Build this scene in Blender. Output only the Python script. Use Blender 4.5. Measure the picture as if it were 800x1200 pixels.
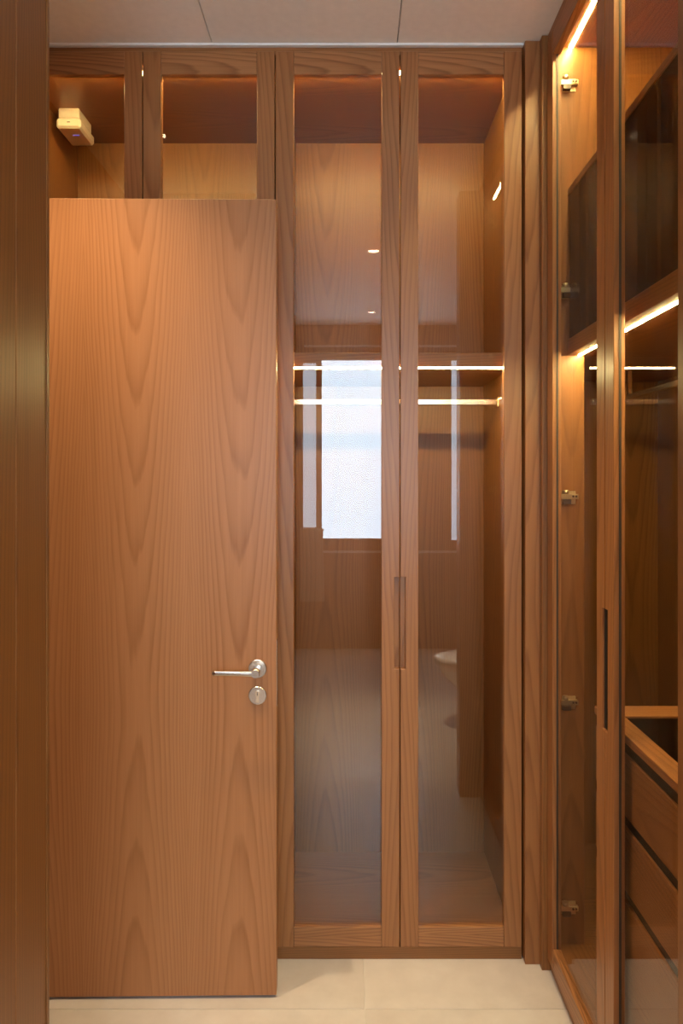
import bpy, bmesh, math, random
from mathutils import Vector, Matrix
random.seed(7)
for o in list(bpy.data.objects):
    bpy.data.objects.remove(o, do_unlink=True)
S = bpy.context.scene
C = S.collection

# ------------------------------------------------------------------ camera
# metres: X right, Y away from the camera, Z up; level camera with lens shift
CAM_Z = 1.495
cd = bpy.data.cameras.new('camera')
cam = bpy.data.objects.new('camera', cd); C.objects.link(cam)
cam.location = (0, 0, CAM_Z); cam.rotation_euler = (math.pi / 2, 0, 0)
cd.sensor_fit = 'VERTICAL'; cd.sensor_height = 36; cd.sensor_width = 24
cd.lens = 850 / 1200 * 36
cd.shift_x = -12 / 1200
cd.shift_y = -39 / 1200
cd.clip_start = 0.02
S.camera = cam

# ------------------------------------------------------------------ world and exposure
w = bpy.data.worlds.new('world'); S.world = w; w.use_nodes = True
w.node_tree.nodes['Background'].inputs[0].default_value = (0.75, 0.85, 1, 1)
w.node_tree.nodes['Background'].inputs[1].default_value = 0.3
S.view_settings.view_transform = 'Standard'
S.view_settings.look = 'None'
S.view_settings.gamma = 1
S.view_settings.exposure = 0.16
S.view_settings.use_curve_mapping = False

WARM = (1.0, 0.84, 0.36)          # cabinet strip light
DOWN = (1.0, 0.78, 0.50)          # ceiling downlights
P_LED_RIGHT = 230.0                # emission strengths
P_LED_BACK = 130.0
P_LED_TOP = 150.0
P_SPOT_DOOR = 96.0                # watts
P_SPOT_FLOOR = 95.0
P_SPOT_ROOM = 700.0
P_WINDOW = 13.0

# ------------------------------------------------------------------ materials
def newmat(name):
    m = bpy.data.materials.new(name); m.use_nodes = True
    nt = m.node_tree
    return m, nt, nt.nodes['Principled BSDF'], nt.nodes['Material Output']

class NT:
    def __init__(s, nt): s.nt = nt
    def n(s, t, **k):
        x = s.nt.nodes.new(t)
        for a, b in k.items(): setattr(x, a, b)
        return x
    def l(s, a, b): s.nt.links.new(a, b)
    def val(s, sock, v):
        if hasattr(v, 'is_linked') or isinstance(v, bpy.types.NodeSocket): s.l(v, sock)
        else: sock.default_value = v
    def m(s, op, a, b=0.0, c=0.0):
        x = s.n('ShaderNodeMath', operation=op)
        s.val(x.inputs[0], a); s.val(x.inputs[1], b); s.val(x.inputs[2], c)
        return x.outputs[0]
    def noise(s, vec, scale=1.0, detail=2.0, rough=0.5):
        x = s.n('ShaderNodeTexNoise'); s.l(vec, x.inputs['Vector'])
        x.inputs['Scale'].default_value = scale; x.inputs['Detail'].default_value = detail
        x.inputs['Roughness'].default_value = rough
        return x.outputs['Fac']
    def xyz(s, a, b, c=0.0):
        x = s.n('ShaderNodeCombineXYZ')
        s.val(x.inputs[0], a); s.val(x.inputs[1], b); s.val(x.inputs[2], c)
        return x.outputs[0]

def wood(name, light, dark, A=450.0, B=4.6, leaf=0.297, contrast=0.72, rough=0.38, v0=0.85, wob=1.0, fibre=0.35):
    """Plain-sawn oak veneer in UV metres: u across the grain, v along it."""
    m, nt, p, out = newmat(name); g = NT(nt)
    uv = g.n('ShaderNodeUVMap'); sp = g.n('ShaderNodeSeparateXYZ'); g.l(uv.outputs[0], sp.inputs[0])
    u, v = sp.outputs[0], sp.outputs[1]
    # slow waviness of the leaf
    nz = g.noise(g.xyz(g.m('MULTIPLY', u, 5.0), g.m('MULTIPLY', v, 1.6)), 1.0, 2.0)
    nz = g.m('SUBTRACT', nz, 0.5)
    uw = g.m('ADD', u, g.m('MULTIPLY', nz, 0.022 * wob))
    t = g.m('SUBTRACT', g.m('FRACT', g.m('DIVIDE', uw, leaf)), 0.5)
    ul = g.m('MULTIPLY', t, leaf)
    dv = g.m('SUBTRACT', v, v0)
    dv = g.m('SQRT', g.m('ADD', g.m('MULTIPLY', dv, dv), 0.04))
    ph = g.m('SUBTRACT', g.m('MULTIPLY', g.m('MULTIPLY', ul, ul), A), g.m('MULTIPLY', dv, B))
    n2 = g.noise(g.xyz(g.m('MULTIPLY', u, 26.0), g.m('MULTIPLY', v, 2.2), 3.1), 1.0, 3.0)
    ph = g.m('ADD', ph, g.m('MULTIPLY', g.m('SUBTRACT', n2, 0.5), 0.9 * wob))
    saw = g.m('FRACT', ph)
    ring = g.m('POWER', saw, 3.0)                       # slow rise then a sharp late-wood line
    soft = g.m('SMOOTH_MIN', g.m('MULTIPLY', g.m('SUBTRACT', 1.0, saw), 7.0), 1.0, 0.2)
    ring = g.m('MULTIPLY', ring, soft)
    # lines fade where the veneer is quiet
    n3 = g.noise(g.xyz(g.m('MULTIPLY', u, 9.0), g.m('MULTIPLY', v, 0.9), 7.7), 1.0, 2.0)
    ring = g.m('MULTIPLY', ring, g.m('ADD', g.m('MULTIPLY', n3, 1.3), 0.15))
    # fibres and pores
    fb = g.noise(g.xyz(g.m('MULTIPLY', u, 420.0), g.m('MULTIPLY', v, 7.0), 1.3), 1.0, 3.0, 0.6)
    fb2 = g.noise(g.xyz(g.m('MULTIPLY', u, 90.0), g.m('MULTIPLY', v, 1.5), 5.3), 1.0, 2.0)
    fac = g.m('ADD', g.m('MULTIPLY', ring, contrast), g.m('MULTIPLY', g.m('SUBTRACT', fb, 0.5), fibre))
    fac = g.m('ADD', fac, g.m('MULTIPLY', g.m('SUBTRACT', fb2, 0.5), 0.35))
    big = g.noise(g.xyz(g.m('MULTIPLY', u, 3.0), g.m('MULTIPLY', v, 0.6), 9.0), 1.0, 1.0)
    fac = g.m('ADD', fac, g.m('MULTIPLY', g.m('SUBTRACT', big, 0.5), 0.35))
    fac = g.m('ADD', fac, 0.22)
    mx = g.n('ShaderNodeMix', data_type='RGBA'); mx.clamp_factor = True
    g.l(fac, mx.inputs['Factor']); mx.inputs['A'].default_value = (*light, 1); mx.inputs['B'].default_value = (*dark, 1)
    g.l(mx.outputs['Result'], p.inputs['Base Color'])
    p.inputs['Roughness'].default_value = rough
    p.inputs['Specular IOR Level'].default_value = 0.4
    bp = g.n('ShaderNodeBump'); bp.inputs['Strength'].default_value = 0.10; bp.inputs['Distance'].default_value = 0.001
    g.l(fb, bp.inputs['Height']); g.l(bp.outputs[0], p.inputs['Normal'])
    return m

def plain(name, col, rough=0.5, metal=0.0, spec=0.5):
    m, nt, p, out = newmat(name); g = NT(nt)
    tc = g.n('ShaderNodeTexCoord')
    nz = g.noise(tc.outputs['Object'], 40.0, 2.0)
    mx = g.n('ShaderNodeMix', data_type='RGBA')
    g.l(nz, mx.inputs['Factor'])
    mx.inputs['A'].default_value = (*[c * 0.94 for c in col], 1)
    mx.inputs['B'].default_value = (*[min(1, c * 1.06) for c in col], 1)
    g.l(mx.outputs['Result'], p.inputs['Base Color'])
    p.inputs['Roughness'].default_value = rough; p.inputs['Metallic'].default_value = metal
    p.inputs['Specular IOR Level'].default_value = spec
    return m

def emit(name, col, s):
    m, nt, p, out = newmat(name)
    p.inputs['Base Color'].default_value = (0.8, 0.8, 0.8, 1)
    p.inputs['Emission Color'].default_value = (*col, 1); p.inputs['Emission Strength'].default_value = s
    return m

def glass(name, tint, r0=0.04):
    """Thin clear pane: transparent, plus Schlick reflection on each face."""
    m, nt, p, out = newmat(name); g = NT(nt); nt.nodes.remove(p)
    ge = g.n('ShaderNodeNewGeometry')
    d = g.n('ShaderNodeVectorMath', operation='DOT_PRODUCT')
    g.l(ge.outputs['Incoming'], d.inputs[0]); g.l(ge.outputs['Normal'], d.inputs[1])
    c = g.m('SUBTRACT', 1.0, g.m('ABSOLUTE', d.outputs['Value']))
    f = g.m('ADD', r0, g.m('MULTIPLY', g.m('POWER', c, 5.0), 0.28))
    tr = g.n('ShaderNodeBsdfTransparent'); tr.inputs[0].default_value = (*tint, 1)
    gl = g.n('ShaderNodeBsdfGlossy'); gl.inputs['Roughness'].default_value = 0.0; gl.inputs[0].default_value = (1, 1, 1, 1)
    mx = g.n('ShaderNodeMixShader'); g.l(f, mx.inputs[0]); g.l(tr.outputs[0], mx.inputs[1]); g.l(gl.outputs[0], mx.inputs[2])
    g.l(mx.outputs[0], out.inputs[0])
    return m

LT, DK = (0.50, 0.220, 0.086), (0.265, 0.094, 0.029)
M = {}
M['veneer'] = wood('oak_veneer', LT, DK)
M['frame'] = wood('oak_frame', (0.42, 0.175, 0.058), (0.16, 0.053, 0.014), A=430, B=4, leaf=0.21, contrast=0.75, wob=1.1, fibre=0.4, rough=0.36)
M['panel'] = wood('oak_panel', (0.33, 0.133, 0.037), (0.14, 0.047, 0.010), leaf=0.33, contrast=0.72)
M['jamb'] = wood('shaded_jamb_wood', (0.235, 0.088, 0.021), (0.10, 0.031, 0.006), leaf=0.33, contrast=0.7)  # darker copy of the panel wood; the left wall end's shade is in the colour
M['rail'] = wood('oak_rail', (0.47, 0.205, 0.074), (0.15, 0.050, 0.014), A=700, B=7, leaf=0.17, contrast=0.95, wob=1.4, fibre=0.5, rough=0.36)
M['ceiling'] = plain('ceiling_board', (0.88, 0.82, 0.75), 0.6)
M['white'] = plain('white_trim', (0.88, 0.87, 0.85), 0.4)
M['plaster'] = plain('plaster', (0.62, 0.52, 0.44), 0.7)
M['steel'] = plain('brushed_steel', (0.64, 0.58, 0.52), 0.27, 1.0)
M['steel_dark'] = plain('dark_steel', (0.12, 0.10, 0.09), 0.35, 1.0)
M['brass'] = plain('nickel_brass', (0.80, 0.66, 0.42), 0.34, 1.0)
M['rod'] = plain('champagne_metal', (0.86, 0.74, 0.58), 0.25, 1.0)
M['black'] = plain('black_gap', (0.012, 0.009, 0.008), 0.6)
M['cream'] = plain('cream_plastic', (0.78, 0.66, 0.50), 0.35)
M['porcelain'] = plain('porcelain', (0.85, 0.85, 0.83), 0.12)
M['cloth'] = plain('towel_cloth', (0.62, 0.47, 0.36), 0.9)
M['glass'] = glass('clear_glass', (0.93, 0.915, 0.90), 0.036)
M['dark_glass'] = glass('smoked_glass', (0.22, 0.18, 0.15), 0.04)
M['gasket'] = plain('glass_bead', (0.05, 0.035, 0.025), 0.5)
M['led_r'] = emit('strip_light_right', WARM, P_LED_RIGHT)
M['led_b'] = emit('strip_light_shelf', WARM, P_LED_BACK)
M['led_t'] = emit('strip_light_top', WARM, P_LED_TOP)
M['led_w'] = emit('strip_light_top_weak', WARM, P_LED_TOP * 0.8)
M['lens'] = emit('downlight_lens', DOWN, 30.0)
M['blue'] = emit('blue_indicator', (0.03, 0.08, 0.9), 0.8)

def mat_window(name, k):
    m, nt, p, out = newmat(name); g = NT(nt)
    tc = g.n('ShaderNodeTexCoord')
    nz = g.noise(tc.outputs['Object'], 1.2, 1.0)
    p.inputs['Base Color'].default_value = (0.8, 0.85, 0.9, 1)
    mx = g.n('ShaderNodeMix', data_type='RGBA'); g.l(nz, mx.inputs['Factor'])
    mx.inputs['A'].default_value = (0.58, 0.79, 1.0, 1); mx.inputs['B'].default_value = (0.72, 0.87, 1.0, 1)
    g.l(mx.outputs['Result'], p.inputs['Emission Color'])
    p.inputs['Emission Strength'].default_value = P_WINDOW * k
    p.inputs['Roughness'].default_value = 0.3
    return m
M['daylight'] = mat_window('frosted_daylight', 1.0)
M['daylight_dim'] = mat_window('curtained_daylight', 0.4)

def mat_tile():
    m, nt, p, out = newmat('stone_tile'); g = NT(nt)
    tc = g.n('ShaderNodeTexCoord'); oi = g.n('ShaderNodeObjectInfo')
    ad = g.n('ShaderNodeVectorMath', operation='ADD'); g.l(tc.outputs['Object'], ad.inputs[0])
    g.l(g.xyz(g.m('MULTIPLY', oi.outputs['Random'], 30.0), 0, 0), ad.inputs[1])
    a = g.noise(ad.outputs[0], 2.2, 5.0, 0.6); b = g.noise(ad.outputs[0], 14.0, 4.0, 0.6)
    f = g.m('ADD', g.m('MULTIPLY', a, 0.7), g.m('MULTIPLY', b, 0.3))
    mr = g.n('ShaderNodeMapRange'); g.l(f, mr.inputs[0]); mr.inputs[1].default_value = 0.3; mr.inputs[2].default_value = 0.7
    mx = g.n('ShaderNodeMix', data_type='RGBA'); g.l(mr.outputs[0], mx.inputs['Factor'])
    mx.inputs['A'].default_value = (0.55, 0.475, 0.405, 1); mx.inputs['B'].default_value = (0.72, 0.645, 0.565, 1)
    g.l(mx.outputs['Result'], p.inputs['Base Color'])
    p.inputs['Roughness'].default_value = 0.32
    return m
M['tile'] = mat_tile()
M['grout'] = plain('grout', (0.66, 0.60, 0.52), 0.8)

# ------------------------------------------------------------------ builders
WL = {}                                  # world location of every parent without rotation
def put(name, me, mat, parent, loc, rz=0.0, pl=None):
    o = bpy.data.objects.new(name, me); C.objects.link(o)
    if mat and not me.materials: me.materials.append(M[mat])
    o.location = loc
    if rz: o.rotation_euler.z = rz
    if parent: o.parent = parent
    return o
def tag(o, label=None, cat=None, group=None, kind=None):
    if label: o['label'] = label
    if cat: o['category'] = cat
    if group: o['group'] = group
    if kind: o['kind'] = kind
    return o
def empty(name, loc, parent=None, rz=0.0):
    o = bpy.data.objects.new(name, None); C.objects.link(o)
    o.empty_display_size = 0.1
    base = WL.get(parent.name, Vector((0, 0, 0))) if parent else Vector((0, 0, 0))
    o.location = Vector(loc) - base; o.rotation_euler.z = rz
    if parent: o.parent = parent
    WL[o.name] = Vector(loc)
    return o

def set_uv(bm, grain, uo, vo):
    uvl = bm.loops.layers.uv.verify()
    for f in bm.faces:
        n = [abs(c) for c in f.normal]; k = n.index(max(n))
        ax = [i for i in range(3) if i != k]
        if grain in ax: ax.remove(grain); ua, va = ax[0], grain
        else: ua, va = ax
        for l in f.loops:
            c = l.vert.co
            l[uvl].uv = (c[ua] + uo, c[va] + vo)

def finish(bm, name, mat, parent, origin, grain=2, uv=None, rz=0.0, smooth=False):
    """bm holds coordinates in the parent's frame shifted so that origin is the object origin."""
    bm.normal_update()
    uo, vo = uv if uv else (random.uniform(0, 5), random.uniform(-0.4, 0.4))
    set_uv(bm, grain, uo, vo)
    me = bpy.data.meshes.new(name); bm.to_mesh(me); bm.free()
    if smooth:
        for p in me.polygons: p.use_smooth = True
    return put(name, me, mat, parent, origin, rz)

def box(name, b, mat, parent=None, grain=2, bev=0.0012, uv=None, local=False):
    """b = x0,x1,y0,y1,z0,z1 in world metres (or the parent's frame if local). The origin is the base centre."""
    x0, x1, y0, y1, z0, z1 = b
    o = Vector(((x0 + x1) / 2, (y0 + y1) / 2, z0))
    bm = bmesh.new(); bmesh.ops.create_cube(bm, size=1)
    for v in bm.verts:
        v.co = Vector((v.co.x * (x1 - x0), v.co.y * (y1 - y0), (v.co.z + 0.5) * (z1 - z0)))
    bv = min(bev, 0.3 * min(x1 - x0, y1 - y0, z1 - z0))
    if bv > 0: bmesh.ops.bevel(bm, geom=bm.edges[:], offset=bv, segments=1, affect='EDGES')
    base = Vector((0, 0, 0))
    if parent and not local: base = WL.get(parent.name, base)
    ob = finish(bm, name, mat, parent, o - base, grain, uv)
    if parent is None or not local: WL[ob.name] = o
    return ob

def prism(name, poly, y0, y1, mat, parent, grain=2, bev=0.001):
    """outline poly in (x,z), extruded y0..y1, in the parent's frame."""
    bm = bmesh.new()
    vs = [bm.verts.new((x, y0, z)) for x, z in poly]
    f = bm.faces.new(vs)
    r = bmesh.ops.extrude_face_region(bm, geom=[f])
    for e in r['geom']:
        if isinstance(e, bmesh.types.BMVert): e.co.y = y1
    bmesh.ops.recalc_face_normals(bm, faces=bm.faces[:])
    if bev: bmesh.ops.bevel(bm, geom=bm.edges[:], offset=bev, segments=1, affect='EDGES')
    return finish(bm, name, mat, parent, Vector((0, 0, 0)), grain)

def cyl(bm, a, b, r, r2=None, n=20):
    a, b = Vector(a), Vector(b); d = b - a
    q = Vector((0, 0, 1)).rotation_difference(d).to_matrix().to_4x4()
    bmesh.ops.create_cone(bm, cap_ends=True, segments=n, radius1=r, radius2=r if r2 is None else r2, depth=d.length,
                          matrix=Matrix.Translation((a + b) / 2) @ q)
def cylinder(name, a, b, r, mat, parent=None, r2=None, n=24, local=False, bev=0.0):
    bm = bmesh.new(); cyl(bm, a, b, r, r2, n)
    if bev: bmesh.ops.bevel(bm, geom=[e for e in bm.edges if e.calc_face_angle(0) > 1.0], offset=bev, segments=2, affect='EDGES')
    base = WL.get(parent.name, Vector((0, 0, 0))) if parent and not local else Vector((0, 0, 0))
    a = Vector(a)
    for v in bm.verts: v.co -= a
    ob = finish(bm, name, mat, parent, a - base, 2)
    for p in ob.data.polygons: p.use_smooth = len(p.vertices) == 4
    return ob

CEIL = 2.845
REAR = -1.85
# ================================================================== the setting
fl = box('floor', (-2.0, 1.25, REAR - 0.1, 2.86, -0.06, -0.002), 'grout', bev=0)
tag(fl, 'pale beige stone tiled floor of the dressing room', 'floor', kind='structure')
TX, TY = 0.9, 1.1
tile_me = None
xs = [0.037 + TX * i for i in range(-3, 2)]; ys = [2.045 + TY * j for j in range(-4, 1)]
for x in xs:
    for y in ys:
        x0, x1, y0, y1 = max(x, -1.99), min(x + TX, 1.24), max(y, REAR), min(y + TY, 2.85)
        if x1 - x0 < 0.05 or y1 - y0 < 0.05: continue
        box('tile', (x0 + 0.001, x1 - 0.001, y0 + 0.001, y1 - 0.001, -0.012, 0.0), 'tile', fl, grain=1, bev=0.0007)

ce = box('ceiling', (-2.0, 1.25, REAR - 0.1, 2.86, CEIL + 0.012, CEIL + 0.06), 'black', bev=0)
tag(ce, 'pale ceiling of wide boards with narrow joints', 'ceiling', kind='structure')
cx = [-2.0, -1.581, -1.007, -0.433, 0.141, 0.715, 1.25]
for i in range(len(cx) - 1):
    dz = 0.0015 if i % 2 else 0.0
    box('ceiling_panel', (cx[i] + 0.0012, cx[i + 1] - 0.0012, REAR, 2.85, CEIL + dz, CEIL + 0.014), 'ceiling', ce, grain=1, bev=0.001)

tag(box('wall_back', (-1.25, 1.25, 2.82, 2.90, 0, CEIL), 'plaster'), 'plain wall behind the glazed wardrobes', 'wall', kind='structure')
tag(box('wall_right', (1.21, 1.29, REAR - 0.05, 2.82, 0, CEIL), 'plaster'), 'plain wall behind the side wardrobe', 'wall', kind='structure')
# left wall with the doorway that the open door belongs to
wl = box('wall_left', (-1.17, -1.075, 2.10, 2.82, 0, CEIL), 'panel')
tag(wl, 'wood panelled wall beside the doorway', 'wall', kind='structure')
box('wall_panel', (-1.17, -1.075, 1.12, 1.26, 0, CEIL), 'panel', wl)
box('wall_panel', (-1.17, -1.075, 1.26, 2.10, 2.33, CEIL), 'panel', wl)
tag(box('wall_hallway', (-2.0, -1.95, 1.0, 2.82, 0, CEIL), 'plaster'), 'plain hallway wall beyond the open doorway', 'wall', kind='structure')
# cased opening between the room where the camera stands and the closet
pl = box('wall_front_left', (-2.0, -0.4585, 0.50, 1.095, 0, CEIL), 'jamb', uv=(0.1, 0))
tag(pl, 'wood clad wall end at the edge of the opening, shade put into its colour', 'wall', kind='structure')
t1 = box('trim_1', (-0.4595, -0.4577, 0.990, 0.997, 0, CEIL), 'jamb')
tag(t1, 'thin wood joint bead running up the shade-coloured wall end', 'trim', kind='structure')
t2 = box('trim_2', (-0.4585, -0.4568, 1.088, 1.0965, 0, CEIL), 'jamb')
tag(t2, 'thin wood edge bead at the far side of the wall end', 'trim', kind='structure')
pr = box('wall_front_right', (0.5065, 1.21, 1.02, 1.128, 0, CEIL), 'panel', uv=(0.13, 0))
tag(pr, 'wood clad wall end in front of the side wardrobe', 'wall', kind='structure')
tag(box('wall_side_left', (-2.0, -1.9, REAR - 0.05, 0.5, 0, CEIL), 'panel'), 'wood panelled side wall of the front room', 'wall', kind='structure')

# rear wall (seen only as a reflection in the glass): wood panelling with frosted windows
wr = box('wall_rear', (-2.0, 1.25, REAR - 0.12, REAR - 0.05, 0, CEIL), 'panel')
tag(wr, 'wood panelled wall with frosted windows reflected in the glass', 'wall', kind='structure')
W = [(-0.27, 0.56, 0.963, 2.545), (-0.435, -0.307, 1.06, 2.52), (0.87, 1.16, 0.95, 2.545)]
ex = [-2.0, -0.435, -0.307, -0.27, 0.56, 0.87, 1.16, 1.25]
for i in range(len(ex) - 1):
    hit = [q for q in W if abs(q[0] - ex[i]) < 1e-4]
    if hit:
        box('wall_panel', (ex[i], ex[i + 1], REAR - 0.05, REAR, 0, hit[0][2]), 'panel', wr)
        box('wall_panel', (ex[i], ex[i + 1], REAR - 0.05, REAR, hit[0][3], CEIL), 'panel', wr)
    else:
        box('wall_panel', (ex[i], ex[i + 1], REAR - 0.05, REAR, 0, CEIL), 'panel', wr)
box('ledge', (-0.27, 1.0, REAR, REAR + 0.03, 0.845, 0.862), 'white', wr, grain=0)
box('ledge', (-0.42, 1.0, REAR, REAR + 0.03, 2.65, 2.665), 'white', wr, grain=0)
wlab = ['wide frosted window pane reflected in the glazed wardrobe door', 'narrow frosted sidelight beside the wide window', 'frosted window half hidden behind the wall end']
for i, q in enumerate(W):
    wo = empty('window_%d' % (i + 1), ((q[0] + q[1]) / 2, REAR - 0.03, q[2]))
    tag(wo, wlab[i], 'window', kind='structure')
    e = 0.006
    box('frame', (q[0], q[0] + e, REAR - 0.05, REAR + 0.004, q[2], q[3]), 'frame', wo)
    box('frame', (q[1] - e, q[1], REAR - 0.05, REAR + 0.004, q[2], q[3]), 'frame', wo)
    box('frame', (q[0] + e, q[1] - e, REAR - 0.05, REAR + 0.004, q[2], q[2] + e), 'frame', wo, grain=0)
    box('frame', (q[0] + e, q[1] - e, REAR - 0.05, REAR + 0.004, q[3] - e, q[3]), 'frame', wo, grain=0)
    box('pane', (q[0] + e, q[1] - e, REAR - 0.04, REAR - 0.03, q[2] + e, q[3] - e), 'daylight' if i == 0 else 'daylight_dim', wo, bev=0)

# trims in the corner between the two wardrobes and along the ceiling
t3 = box('trim_3', (0.5335, 0.592, 2.232, 2.80, 0, CEIL - 0.002), 'frame')
tag(t3, 'vertical wood filler post between the glazed doors and the corner', 'trim', kind='structure')
t4 = box('trim_4', (0.578, 0.6185, 2.2045, 2.230, 0, CEIL - 0.002), 'panel')
tag(t4, 'narrow corner strip where the side wardrobe begins', 'trim', kind='structure')
t5 = box('trim_5', (-1.07, 0.532, 2.262, 2.30, 2.815, CEIL - 0.004), 'frame', grain=0)
tag(t5, 'dark wood scribe strip above the glazed doors', 'trim', kind='structure')
t6 = box('trim_6', (-1.07, 0.5325, 2.246, 2.2605, CEIL - 0.007, CEIL - 0.0005), 'white', grain=0, bev=0.0005)
tag(t6, 'thin white shadow line between ceiling and wardrobe tops', 'trim', kind='structure')
t7 = box('trim_7', (0.596, 0.64, 1.13, 2.2035, 2.824, CEIL - 0.002), 'frame', grain=1)
tag(t7, 'dark wood scribe strip above the side wardrobe', 'trim', kind='structure')

# ================================================================== glazed doors
ZB, ZT = 0.042, 2.821
SW, RT, RB, TH = 0.055, 0.071, 0.062, 0.026
def glazed_door(parent, loc, w, pull, rz=0.0, recess='frame', ry=0.020, bead=True):
    d = empty('door', loc, parent, rz)
    h = ZT - ZB
    n0, n1, nw = 0.905 - ZB, 1.19 - ZB, 0.0155
    for side in (0, 1):
        x0, x1 = (0, SW) if side == 0 else (w - SW, w)
        if pull == side:
            if side == 1: poly = [(x0, 0), (x1, 0), (x1, n0), (x1 - nw, n0), (x1 - nw, n1), (x1, n1), (x1, h), (x0, h)]
            else: poly = [(x0, 0), (x1, 0), (x1, h), (x0, h), (x0, n1), (x0 + nw, n1), (x0 + nw, n0), (x0, n0)]
            prism('stile', poly, 0, TH, 'frame', d)
            rx = (x1 - nw + 0.0004, x1 - 0.0006) if side == 1 else (x0 + 0.0006, x0 + nw - 0.0004)
            box('pull_recess', (rx[0], rx[1], ry, TH - 0.001, n0 + 0.0005, n1 - 0.0005), recess, d, local=True, bev=0)
        else:
            box('stile', (x0, x1, 0, TH, 0, h), 'frame', d, local=True)
    box('rail', (SW + 0.0004, w - SW - 0.0004, 0.001, TH - 0.001, h - RT, h), 'rail', d, grain=0, local=True)
    box('rail', (SW + 0.0004, w - SW - 0.0004, 0.001, TH - 0.001, 0, RB), 'rail', d, grain=0, local=True)
    box('glass_pane', (SW + 0.0008, w - SW - 0.0008, 0.0125, 0.0165, RB + 0.0008, h - RT - 0.0008), 'glass', d, local=True, bev=0)
    # dark bead that holds the pane
    b = 0.0016
    for x0 in (SW + 0.0003, w - SW - 0.0003 - b) if bead else ():
        box('glazing_bead', (x0, x0 + b, 0.0118, 0.0172, RB + 0.0005, h - RT - 0.0005), 'gasket', d, local=True, bev=0)
    return d

# ---------------- wardrobes against the back wall
YD = 2.250                    # front of the doors
YF, YB = 2.281, 2.780         # carcass front, inner face of the back
def back_wardrobe(x0, x1, xm, label, rod):
    wd = empty('wardrobe', ((x0 + x1) / 2, YF, 0))
    tag(wd, label, 'wardrobe', 'glazed wardrobes along the back wall')
    p = 0.022
    box('side_panel', (x0, x0 + p, YF, YB + 0.02, 0.04, 2.812), 'panel', wd)
    box('side_panel', (x1 - p, x1, YF, YB + 0.02, 0.04, 2.812), 'panel', wd)
    box('back_panel', (x0 + p, x1 - p, YB, YB + 0.02, 0.04, 2.812), 'panel', wd, uv=(0.08, -0.25))
    box('top_panel', (x0 + p, x1 - p, YF, YB, 2.780, 2.812), 'panel', wd, grain=0)
    box('bottom_panel', (x0 + p, x1 - p, YF, YB, 0.04, 0.064), 'panel', wd, grain=0)
    box('plinth', (x0, x1, 2.257, 2.30, 0.0, 0.0385), 'panel', wd, grain=0)
    box('shelf', (x0 + p, x1 - p, 2.292, YB, 1.848, 1.893), 'panel', wd, grain=0)
    box('light_strip', (x0 + p, x1 - p, 2.294, 2.304, 1.8435, 1.8478), 'led_b', wd, grain=0, bev=0)
    box('light_strip', (x0 + p, x1 - p, 2.288, 2.298, 2.7745, 2.7798), 'led_t' if rod else 'led_w', wd, grain=0, bev=0)
    if rod:
        r = box('clothes_rail', (x0 + p + 0.006, x1 - p - 0.006, 2.492, 2.508, 1.748, 1.770), 'rod', wd, grain=0, bev=0.003)
        for xx in (x0 + p, x1 - p - 0.006):
            box('rail_socket', (xx, xx + 0.006, 2.485, 2.515, 1.742, 1.777), 'rod', wd, bev=0.002)
    g = 0.0018
    glazed_door(wd, (x0 + g, YD, ZB), xm - x0 - 2 * g, 1, bead=False)
    glazed_door(wd, (xm + g, YD, ZB), x1 - xm - 2 * g, 0, bead=False)
    return wd
back_wardrobe(-0.237, 0.529, 0.1495, 'tall glazed wooden wardrobe in full view with lit shelf and metal clothes rail', True)
back_wardrobe(-1.072, -0.2375, -0.6485, 'glazed wooden wardrobe mostly hidden behind the open wooden door', False)

# ---------------- wardrobe along the right side
XD = 0.593
rw = empty('wardrobe', (0.90, 1.66, 0))
tag(rw, 'side wardrobe with amber strip lights, hinges showing and drawers inside', 'wardrobe')
XI, XB = 0.623, 1.18
box('side_panel', (XI, XB, 2.190, 2.210, 1.868, 2.822), 'panel', rw, uv=(0.4015, 0.3))
box('side_panel', (XI, 0.702, 2.190, 2.210, 0.04, 1.867), 'panel', rw, uv=(0.165, -0.3))
box('side_panel', (XI, XB, 1.130, 1.148, 0.04, 2.822), 'panel', rw)
box('back_panel', (XB, XB + 0.018, 1.130, 2.81, 0.04, 2.822), 'panel', rw)
box('corner_panel', (0.597, XB, 2.795, 2.812, 0.04, 1.90), 'panel', rw)
box('corner_panel', (0.597, 0.615, 2.235, 2.795, 0.04, 1.90), 'panel', rw)
box('corner_panel', (0.597, XB, 2.2105, 2.795, 1.868, 1.888), 'panel', rw, grain=0)
box('top_panel', (XI, XB, 1.148, 2.190, 2.797, 2.822), 'panel', rw, grain=1)
box('bottom_panel', (XI, XB, 1.148, 2.190, 0.04, 0.09), 'panel', rw, grain=1)
box('bottom_panel', (0.703, XB, 2.190, 2.795, 0.04, 0.09), 'panel', rw, grain=0)
box('plinth', (0.605, 0.63, 1.130, 2.203, 0, 0.0395), 'panel', rw, grain=1)
box('shelf', (0.652, XB, 1.148, 2.1895, 2.350, 2.370), 'panel', rw, grain=1)
box('shelf', (0.652, XB, 1.148, 2.1895, 1.868, 1.916), 'panel', rw, grain=1)
box('light_strip', (0.655, 0.667, 1.150, 2.188, 2.7955, 2.7968), 'led_r', rw, grain=1, bev=0)
box('light_strip', (0.683, 0.692, 1.150, 2.188, 1.8665, 1.8678), 'led_r', rw, grain=1, bev=0)
box('smoked_glass_front', (0.655, 0.659, 1.1485, 2.1835, 1.917, 2.3495), 'dark_glass', rw, grain=1, bev=0)
box('clothes_rail', (0.892, 0.908, 1.149, 2.36, 1.750, 1.768), 'rod', rw, grain=1, bev=0.003)
box('rail_bracket', (0.893, 0.907, 2.346, 2.360, 1.7685, 1.8675), 'rod', rw, bev=0.001)
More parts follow.
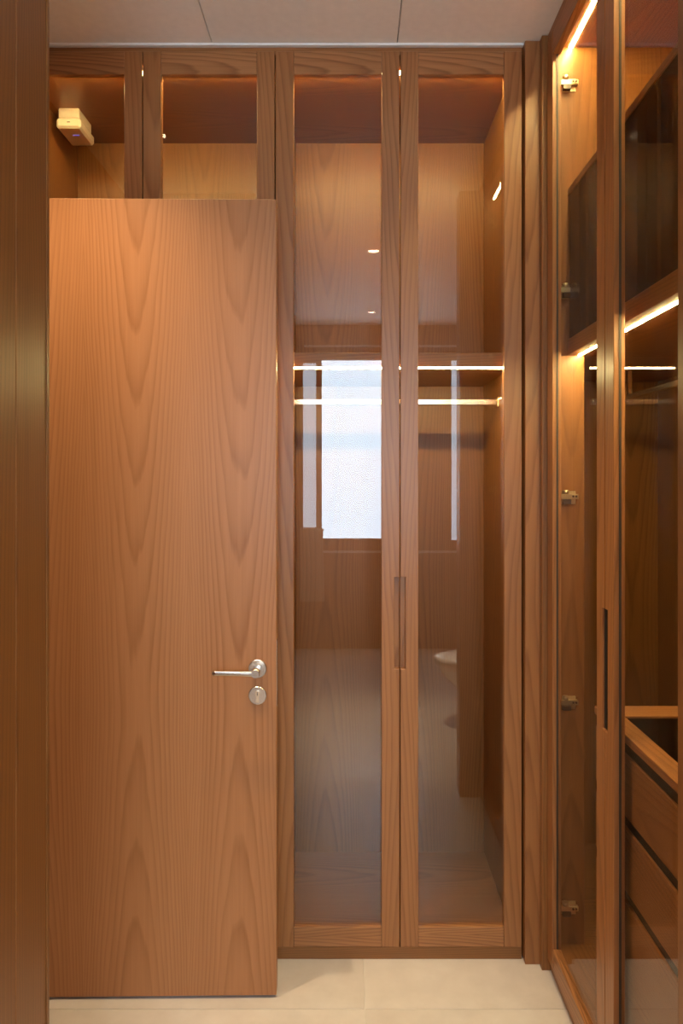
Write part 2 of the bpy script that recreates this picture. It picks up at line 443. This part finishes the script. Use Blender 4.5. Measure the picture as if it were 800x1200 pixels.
glazed_door(rw, (XD, 2.200, ZB), 0.498, 1, -math.pi / 2, 'black', 0.005)
glazed_door(rw, (XD, 1.698, ZB), 0.500, 0, -math.pi / 2, 'black', 0.005)

def hinge(x, y, z, s):
    """concealed hinge screwed to the inner face of a side panel; s = -1 faces the camera"""
    h = empty('hinge', (x, y, z), rw)
    def b(n, x0, x1, d0, d1, z0, z1, m='brass'):
        ya, yb = sorted((s * d0, s * d1))
        return box(n, (x0, x1, ya, yb, z0, z1), m, h, local=True, bev=0.001)
    b('mounting_plate', 0.004, 0.046, 0.0003, 0.004, -0.022, 0.018)
    b('hinge_arm', -0.002, 0.050, 0.0045, 0.017, -0.006, 0.009)
    b('hinge_arm', 0.004, 0.028, 0.0045, 0.020, -0.021, -0.0065, 'steel_dark')
    cylinder('pivot', (0.013, s * 0.012, 0.0095), (0.013, s * 0.012, 0.021), 0.0085, 'brass', h, local=True, n=14)
    for xx in (0.034, 0.043):
        cylinder('screw', (xx, s * 0.0172, 0.002), (xx, s * 0.0195, 0.002), 0.0032, 'steel_dark', h, local=True, n=10)
    return h
for z in (2.683, 2.060, 1.440, 0.822, 0.204):
    hinge(0.629, 2.190, z, -1)
    hinge(0.629, 1.148, z, 1)

# built-in drawers with a glass-inset top
dc = rw
DX, D0, D1, DZ = 0.630, 1.152, 1.885, 0.905
box('side_panel', (0.650, XB - 0.002, D1 - 0.018, D1, 0.092, DZ - 0.022), 'panel', dc)
box('side_panel', (0.650, XB - 0.002, D0, D0 + 0.018, 0.092, DZ - 0.022), 'panel', dc)
box('drawer_body', (0.662, XB - 0.002, D0 + 0.0185, D1 - 0.0185, 0.092, 0.80), 'black', dc)
box('top_border', (DX, 0.678, D0, D1, DZ - 0.020, DZ), 'frame', dc, grain=1)
box('top_border', (XB - 0.05, XB - 0.002, D0, D1, DZ - 0.020, DZ), 'frame', dc, grain=1)
box('top_border', (0.6785, XB - 0.0505, D1 - 0.085, D1, DZ - 0.020, DZ), 'frame', dc, grain=0)
box('top_border', (0.6785, XB - 0.0505, D0, D0 + 0.05, DZ - 0.020, DZ), 'frame', dc, grain=0)
box('glass_top', (0.679, XB - 0.051, D0 + 0.051, D1 - 0.086, DZ - 0.012, DZ - 0.005), 'dark_glass', dc, bev=0)
box('tray', (0.68, XB - 0.052, D0 + 0.052, D1 - 0.087, 0.802, 0.812), 'panel', dc, grain=1)
for z0, z1 in ((0.713, 0.856), (0.541, 0.687), (0.094, 0.516)):
    dr = box('drawer', (DX + 0.003, DX + 0.010, D0 + 0.002, D1 - 0.002, z0, z1), 'panel', dc, grain=1)
    box('finger_groove', (DX + 0.0105, DX + 0.0215, D0 + 0.004, D1 - 0.004, z1 - 0.001, z1 + 0.024), 'black', dr, bev=0)

# ================================================================== the open room door
DWX0, DWX1 = -1.03, -0.217
d1 = empty('door_1', (DWX0, 2.078, 0.008), None, math.radians(0.7))
tag(d1, 'open flush oak door with steel lever handle and round lock plate', 'door', kind='structure')
wdt = DWX1 - DWX0
# u offset so that the flame figures fall where the veneer leaves lie
box('leaf', (0, wdt, 0.0, 0.040, 0.0, 2.2915), 'veneer', d1, local=True, bev=0.0012, uv=(0.4407, 0.0))
hx, hz = -0.270 - DWX0, 0.942
lk = empty('lever_handle', (DWX0, 2.078, 0.008), d1); lk.location = (hx, 0, hz); 
cylinder('rosette', (0, 0.0, 0), (0, -0.009, 0), 0.026, 'steel', lk, local=True, n=40, bev=0.0015)
cylinder('neck', (0, -0.009, 0), (0, -0.0665, 0), 0.0112, 'steel', lk, local=True, n=24)
def lever():
    bm = bmesh.new(); rings = []
    N = 26; n = 14
    for i in range(N + 1):
        t = i / N; x = 0.012 - t * 0.133
        hh = 0.0067 + 0.002 * (1 - t) ** 4; dd = 0.0085 * (1 - t) + 0.0060 * t
        if i == 0: hh *= 0.55; dd *= 0.55
        if i == 1: hh *= 0.92; dd *= 0.92
        if i == N: hh *= 0.7; dd *= 0.7
        zc = -0.0015 + 0.003 * t
        ring = []
        for k in range(n):
            a = 2 * math.pi * k / n
            ca, sa = math.cos(a), math.sin(a)
            ring.append(bm.verts.new((x, -0.058 + dd * math.copysign(abs(ca) ** 0.6, ca), zc + hh * math.copysign(abs(sa) ** 0.6, sa))))
        rings.append(ring)
    for a, b in zip(rings, rings[1:]):
        for k in range(n): bm.faces.new((a[k], a[(k + 1) % n], b[(k + 1) % n], b[k]))
    bm.faces.new(rings[0][::-1]); bm.faces.new(rings[-1])
    bmesh.ops.recalc_face_normals(bm, faces=bm.faces[:])
    return finish(bm, 'lever', 'steel', lk, Vector((0, 0, 0)), 0, smooth=True)
lever()
le = empty('lock_plate', (DWX0, 2.078, 0.008), d1); le.location = (hx, 0, hz - 0.077)
cylinder('escutcheon', (0, 0, 0), (0, -0.008, 0), 0.026, 'steel', le, local=True, n=40, bev=0.0015)
def keyhole():
    bm = bmesh.new(); pts = []
    for k in range(15):
        a = math.radians(-60 + 300 * k / 14)
        pts.append((0.0075 * math.cos(a), 0.007 + 0.0075 * math.sin(a)))
    pts += [(-0.0042, -0.0185), (0.0042, -0.0185)]
    vs = [bm.verts.new((x, -0.0105, z)) for x, z in pts]
    f = bm.faces.new(vs); r = bmesh.ops.extrude_face_region(bm, geom=[f])
    for e in r['geom']:
        if isinstance(e, bmesh.types.BMVert): e.co.y = -0.0078
    bmesh.ops.recalc_face_normals(bm, faces=bm.faces[:])
    return finish(bm, 'key_cylinder', 'rod', le, Vector((0, 0, 0)), 2)
keyhole()
box('key_slot', (-0.001, 0.001, -0.0109, -0.0104, 0.001, 0.011), 'steel_dark', le, local=True, bev=0)
box('latch_plate', (wdt - 0.0004, wdt + 0.0012, 0.010, 0.030, 0.83, 1.02), 'steel', d1, local=True, bev=0.0003)

# ================================================================== small things
# cream sensor box under the wardrobe top
sb = empty('sensor_box', (-0.98, 2.575, 2.708))
tag(sb, 'cream plastic sensor box with blue indicator line under the wardrobe top', 'sensor')
box('mounting_block', (-1.016, -0.944, 2.512, 2.632, 2.744, 2.7795), 'cream', sb, bev=0.003)
box('body', (-1.022, -0.938, 2.506, 2.648, 2.708, 2.7435), 'cream', sb, bev=0.007)
box('indicator_light', (-0.985, -0.961, 2.560, 2.563, 2.7068, 2.7084), 'blue', sb, bev=0)
box('button', (-0.983, -0.973, 2.5045, 2.507, 2.726, 2.7285), 'black', sb, bev=0)

def downlight(x, y, watts, label, angle=120, aim=None):
    d = empty('downlight', (x, y, CEIL)); tag(d, label, 'downlight', 'ceiling downlights')
    bm = bmesh.new(); n = 32; prof = [(0.030, 0.004), (0.034, -0.004), (0.042, -0.005), (0.045, -0.001), (0.045, 0.004)]
    rr = [[bm.verts.new((r * math.cos(2 * math.pi * k / n), r * math.sin(2 * math.pi * k / n), z)) for k in range(n)] for r, z in prof]
    for a, b in zip(rr, rr[1:]):
        for k in range(n): bm.faces.new((a[k], a[(k + 1) % n], b[(k + 1) % n], b[k]))
    bmesh.ops.recalc_face_normals(bm, faces=bm.faces[:])
    finish(bm, 'trim_ring', 'white', d, Vector((0, 0, 0)), 2, smooth=True)
    bm = bmesh.new(); bmesh.ops.create_circle(bm, cap_ends=True, segments=28, radius=0.0325)
    for v in bm.verts: v.co.z = -0.0005
    finish(bm, 'lens', 'lens', d, Vector((0, 0, 0)), 2)
    ld = bpy.data.lights.new('downlight_lamp', 'SPOT'); ld.energy = watts; ld.color = DOWN
    ld.spot_size = math.radians(angle); ld.spot_blend = 1.0; ld.shadow_soft_size = 0.03
    lo = bpy.data.objects.new('downlight_lamp', ld); C.objects.link(lo); lo.parent = d; lo.location = (0, 0, -0.012)
    return d
downlight(-0.765, 1.68, P_SPOT_DOOR, 'small round ceiling downlight in front of the open door', 100)
downlight(0.19, 1.68, P_SPOT_FLOOR, 'small round ceiling downlight in front of the tall glazed doors', 46)
downlight(0.13, 0.23, P_SPOT_ROOM, 'small round ceiling downlight above the cased opening', 42)
downlight(0.16, -1.35, P_SPOT_ROOM * 0.12, 'small round ceiling downlight near the frosted windows', 60)

# towel on a bar by the windows and a toilet, both seen only as reflections
tb = empty('towel_bar', (-0.42, REAR, 1.05)); tag(tb, 'metal towel bar fixed beside the wide frosted window', 'towel bar')
cylinder('bar', (-0.56, REAR + 0.07, 1.05), (-0.24, REAR + 0.07, 1.05), 0.008, 'steel', tb, n=14)
for xx in (-0.55, -0.25):
    cylinder('bracket', (xx, REAR + 0.0045, 1.05), (xx, REAR + 0.0625, 1.05), 0.006, 'steel', tb, n=12)
def towel():
    bm = bmesh.new(); NU, NV = 24, 40; g = []
    path = [(0.085 if s > 0.45 else 0.055, 0) for s in (0, 1)]
    for j in range(NV + 1):
        t = j / NV; row = []
        for i in range(NU + 1):
            u = i / NU; x = -0.45 + 0.20 * u
            fold = 0.008 * math.sin(u * 19 + 1) * min(1, abs(t - 0.4) * 4)
            if t < 0.36: y, z = REAR + 0.058 - 0.002, 0.70 + (1.05 - 0.70) * t / 0.36
            elif t < 0.44:
                a = math.pi * (t - 0.36) / 0.08
                y, z = REAR + 0.07 - 0.012 * math.cos(a), 1.05 + 0.012 * math.sin(a)
            else: y, z = REAR + 0.082, 1.05 - 0.62 * (t - 0.44) / 0.56
            row.append(bm.verts.new((x + (0.03 * u * max(0, t - 0.5)), y + (fold if t >= 0.44 else 0) + (0.008 if t >= 0.44 else 0) * min(1, (t - .44) * 5), z)))
        g.append(row)
    for a, b in zip(g, g[1:]):
        for i in range(NU): bm.faces.new((a[i], a[i + 1], b[i + 1], b[i]))
    for v in bm.verts: v.co -= Vector((-0.35, REAR + 0.08, 0.43))
    o = finish(bm, 'towel', 'cloth', None, Vector((-0.35, REAR + 0.08, 0.43)), 2, smooth=True)
    sm = o.modifiers.new('thickness', 'SOLIDIFY'); sm.thickness = 0.003; sm.offset = 0
    return o
tag(towel(), 'tan towel hanging folded over a metal bar below the sidelight', 'towel')

tl = empty('toilet', (0.86, 0.10, 0)); tag(tl, 'white porcelain toilet reflected low in the glazed door', 'toilet')
def loft(name, secs, mat, parent, n=28):
    bm = bmesh.new(); rr = []
    for cx_, rx, ry, z in secs:
        rr.append([bm.verts.new((cx_ + rx * math.cos(2 * math.pi * k / n), ry * math.sin(2 * math.pi * k / n), z)) for k in range(n)])
    for a, b in zip(rr, rr[1:]):
        for k in range(n): bm.faces.new((a[k], a[(k + 1) % n], b[(k + 1) % n], b[k]))
    bm.faces.new(rr[0][::-1]); bm.faces.new(rr[-1])
    return finish(bm, name, mat, parent, Vector((0, 0, 0)), 2, smooth=True)
loft('bowl', [(0.02, 0.20, 0.11, 0.001), (0.02, 0.19, 0.105, 0.05), (0.01, 0.19, 0.11, 0.18), (-0.04, 0.26, 0.155, 0.30), (-0.06, 0.29, 0.178, 0.37), (-0.06, 0.29, 0.178, 0.385)], 'porcelain', tl)
loft('seat_lid', [(-0.06, 0.292, 0.182, 0.387), (-0.06, 0.296, 0.186, 0.395), (-0.06, 0.292, 0.182, 0.412), (-0.06, 0.27, 0.165, 0.418)], 'porcelain', tl)
box('cistern', (0.17, 0.345, -0.18, 0.18, 0.39, 0.78), 'porcelain', tl, local=True, bev=0.02)
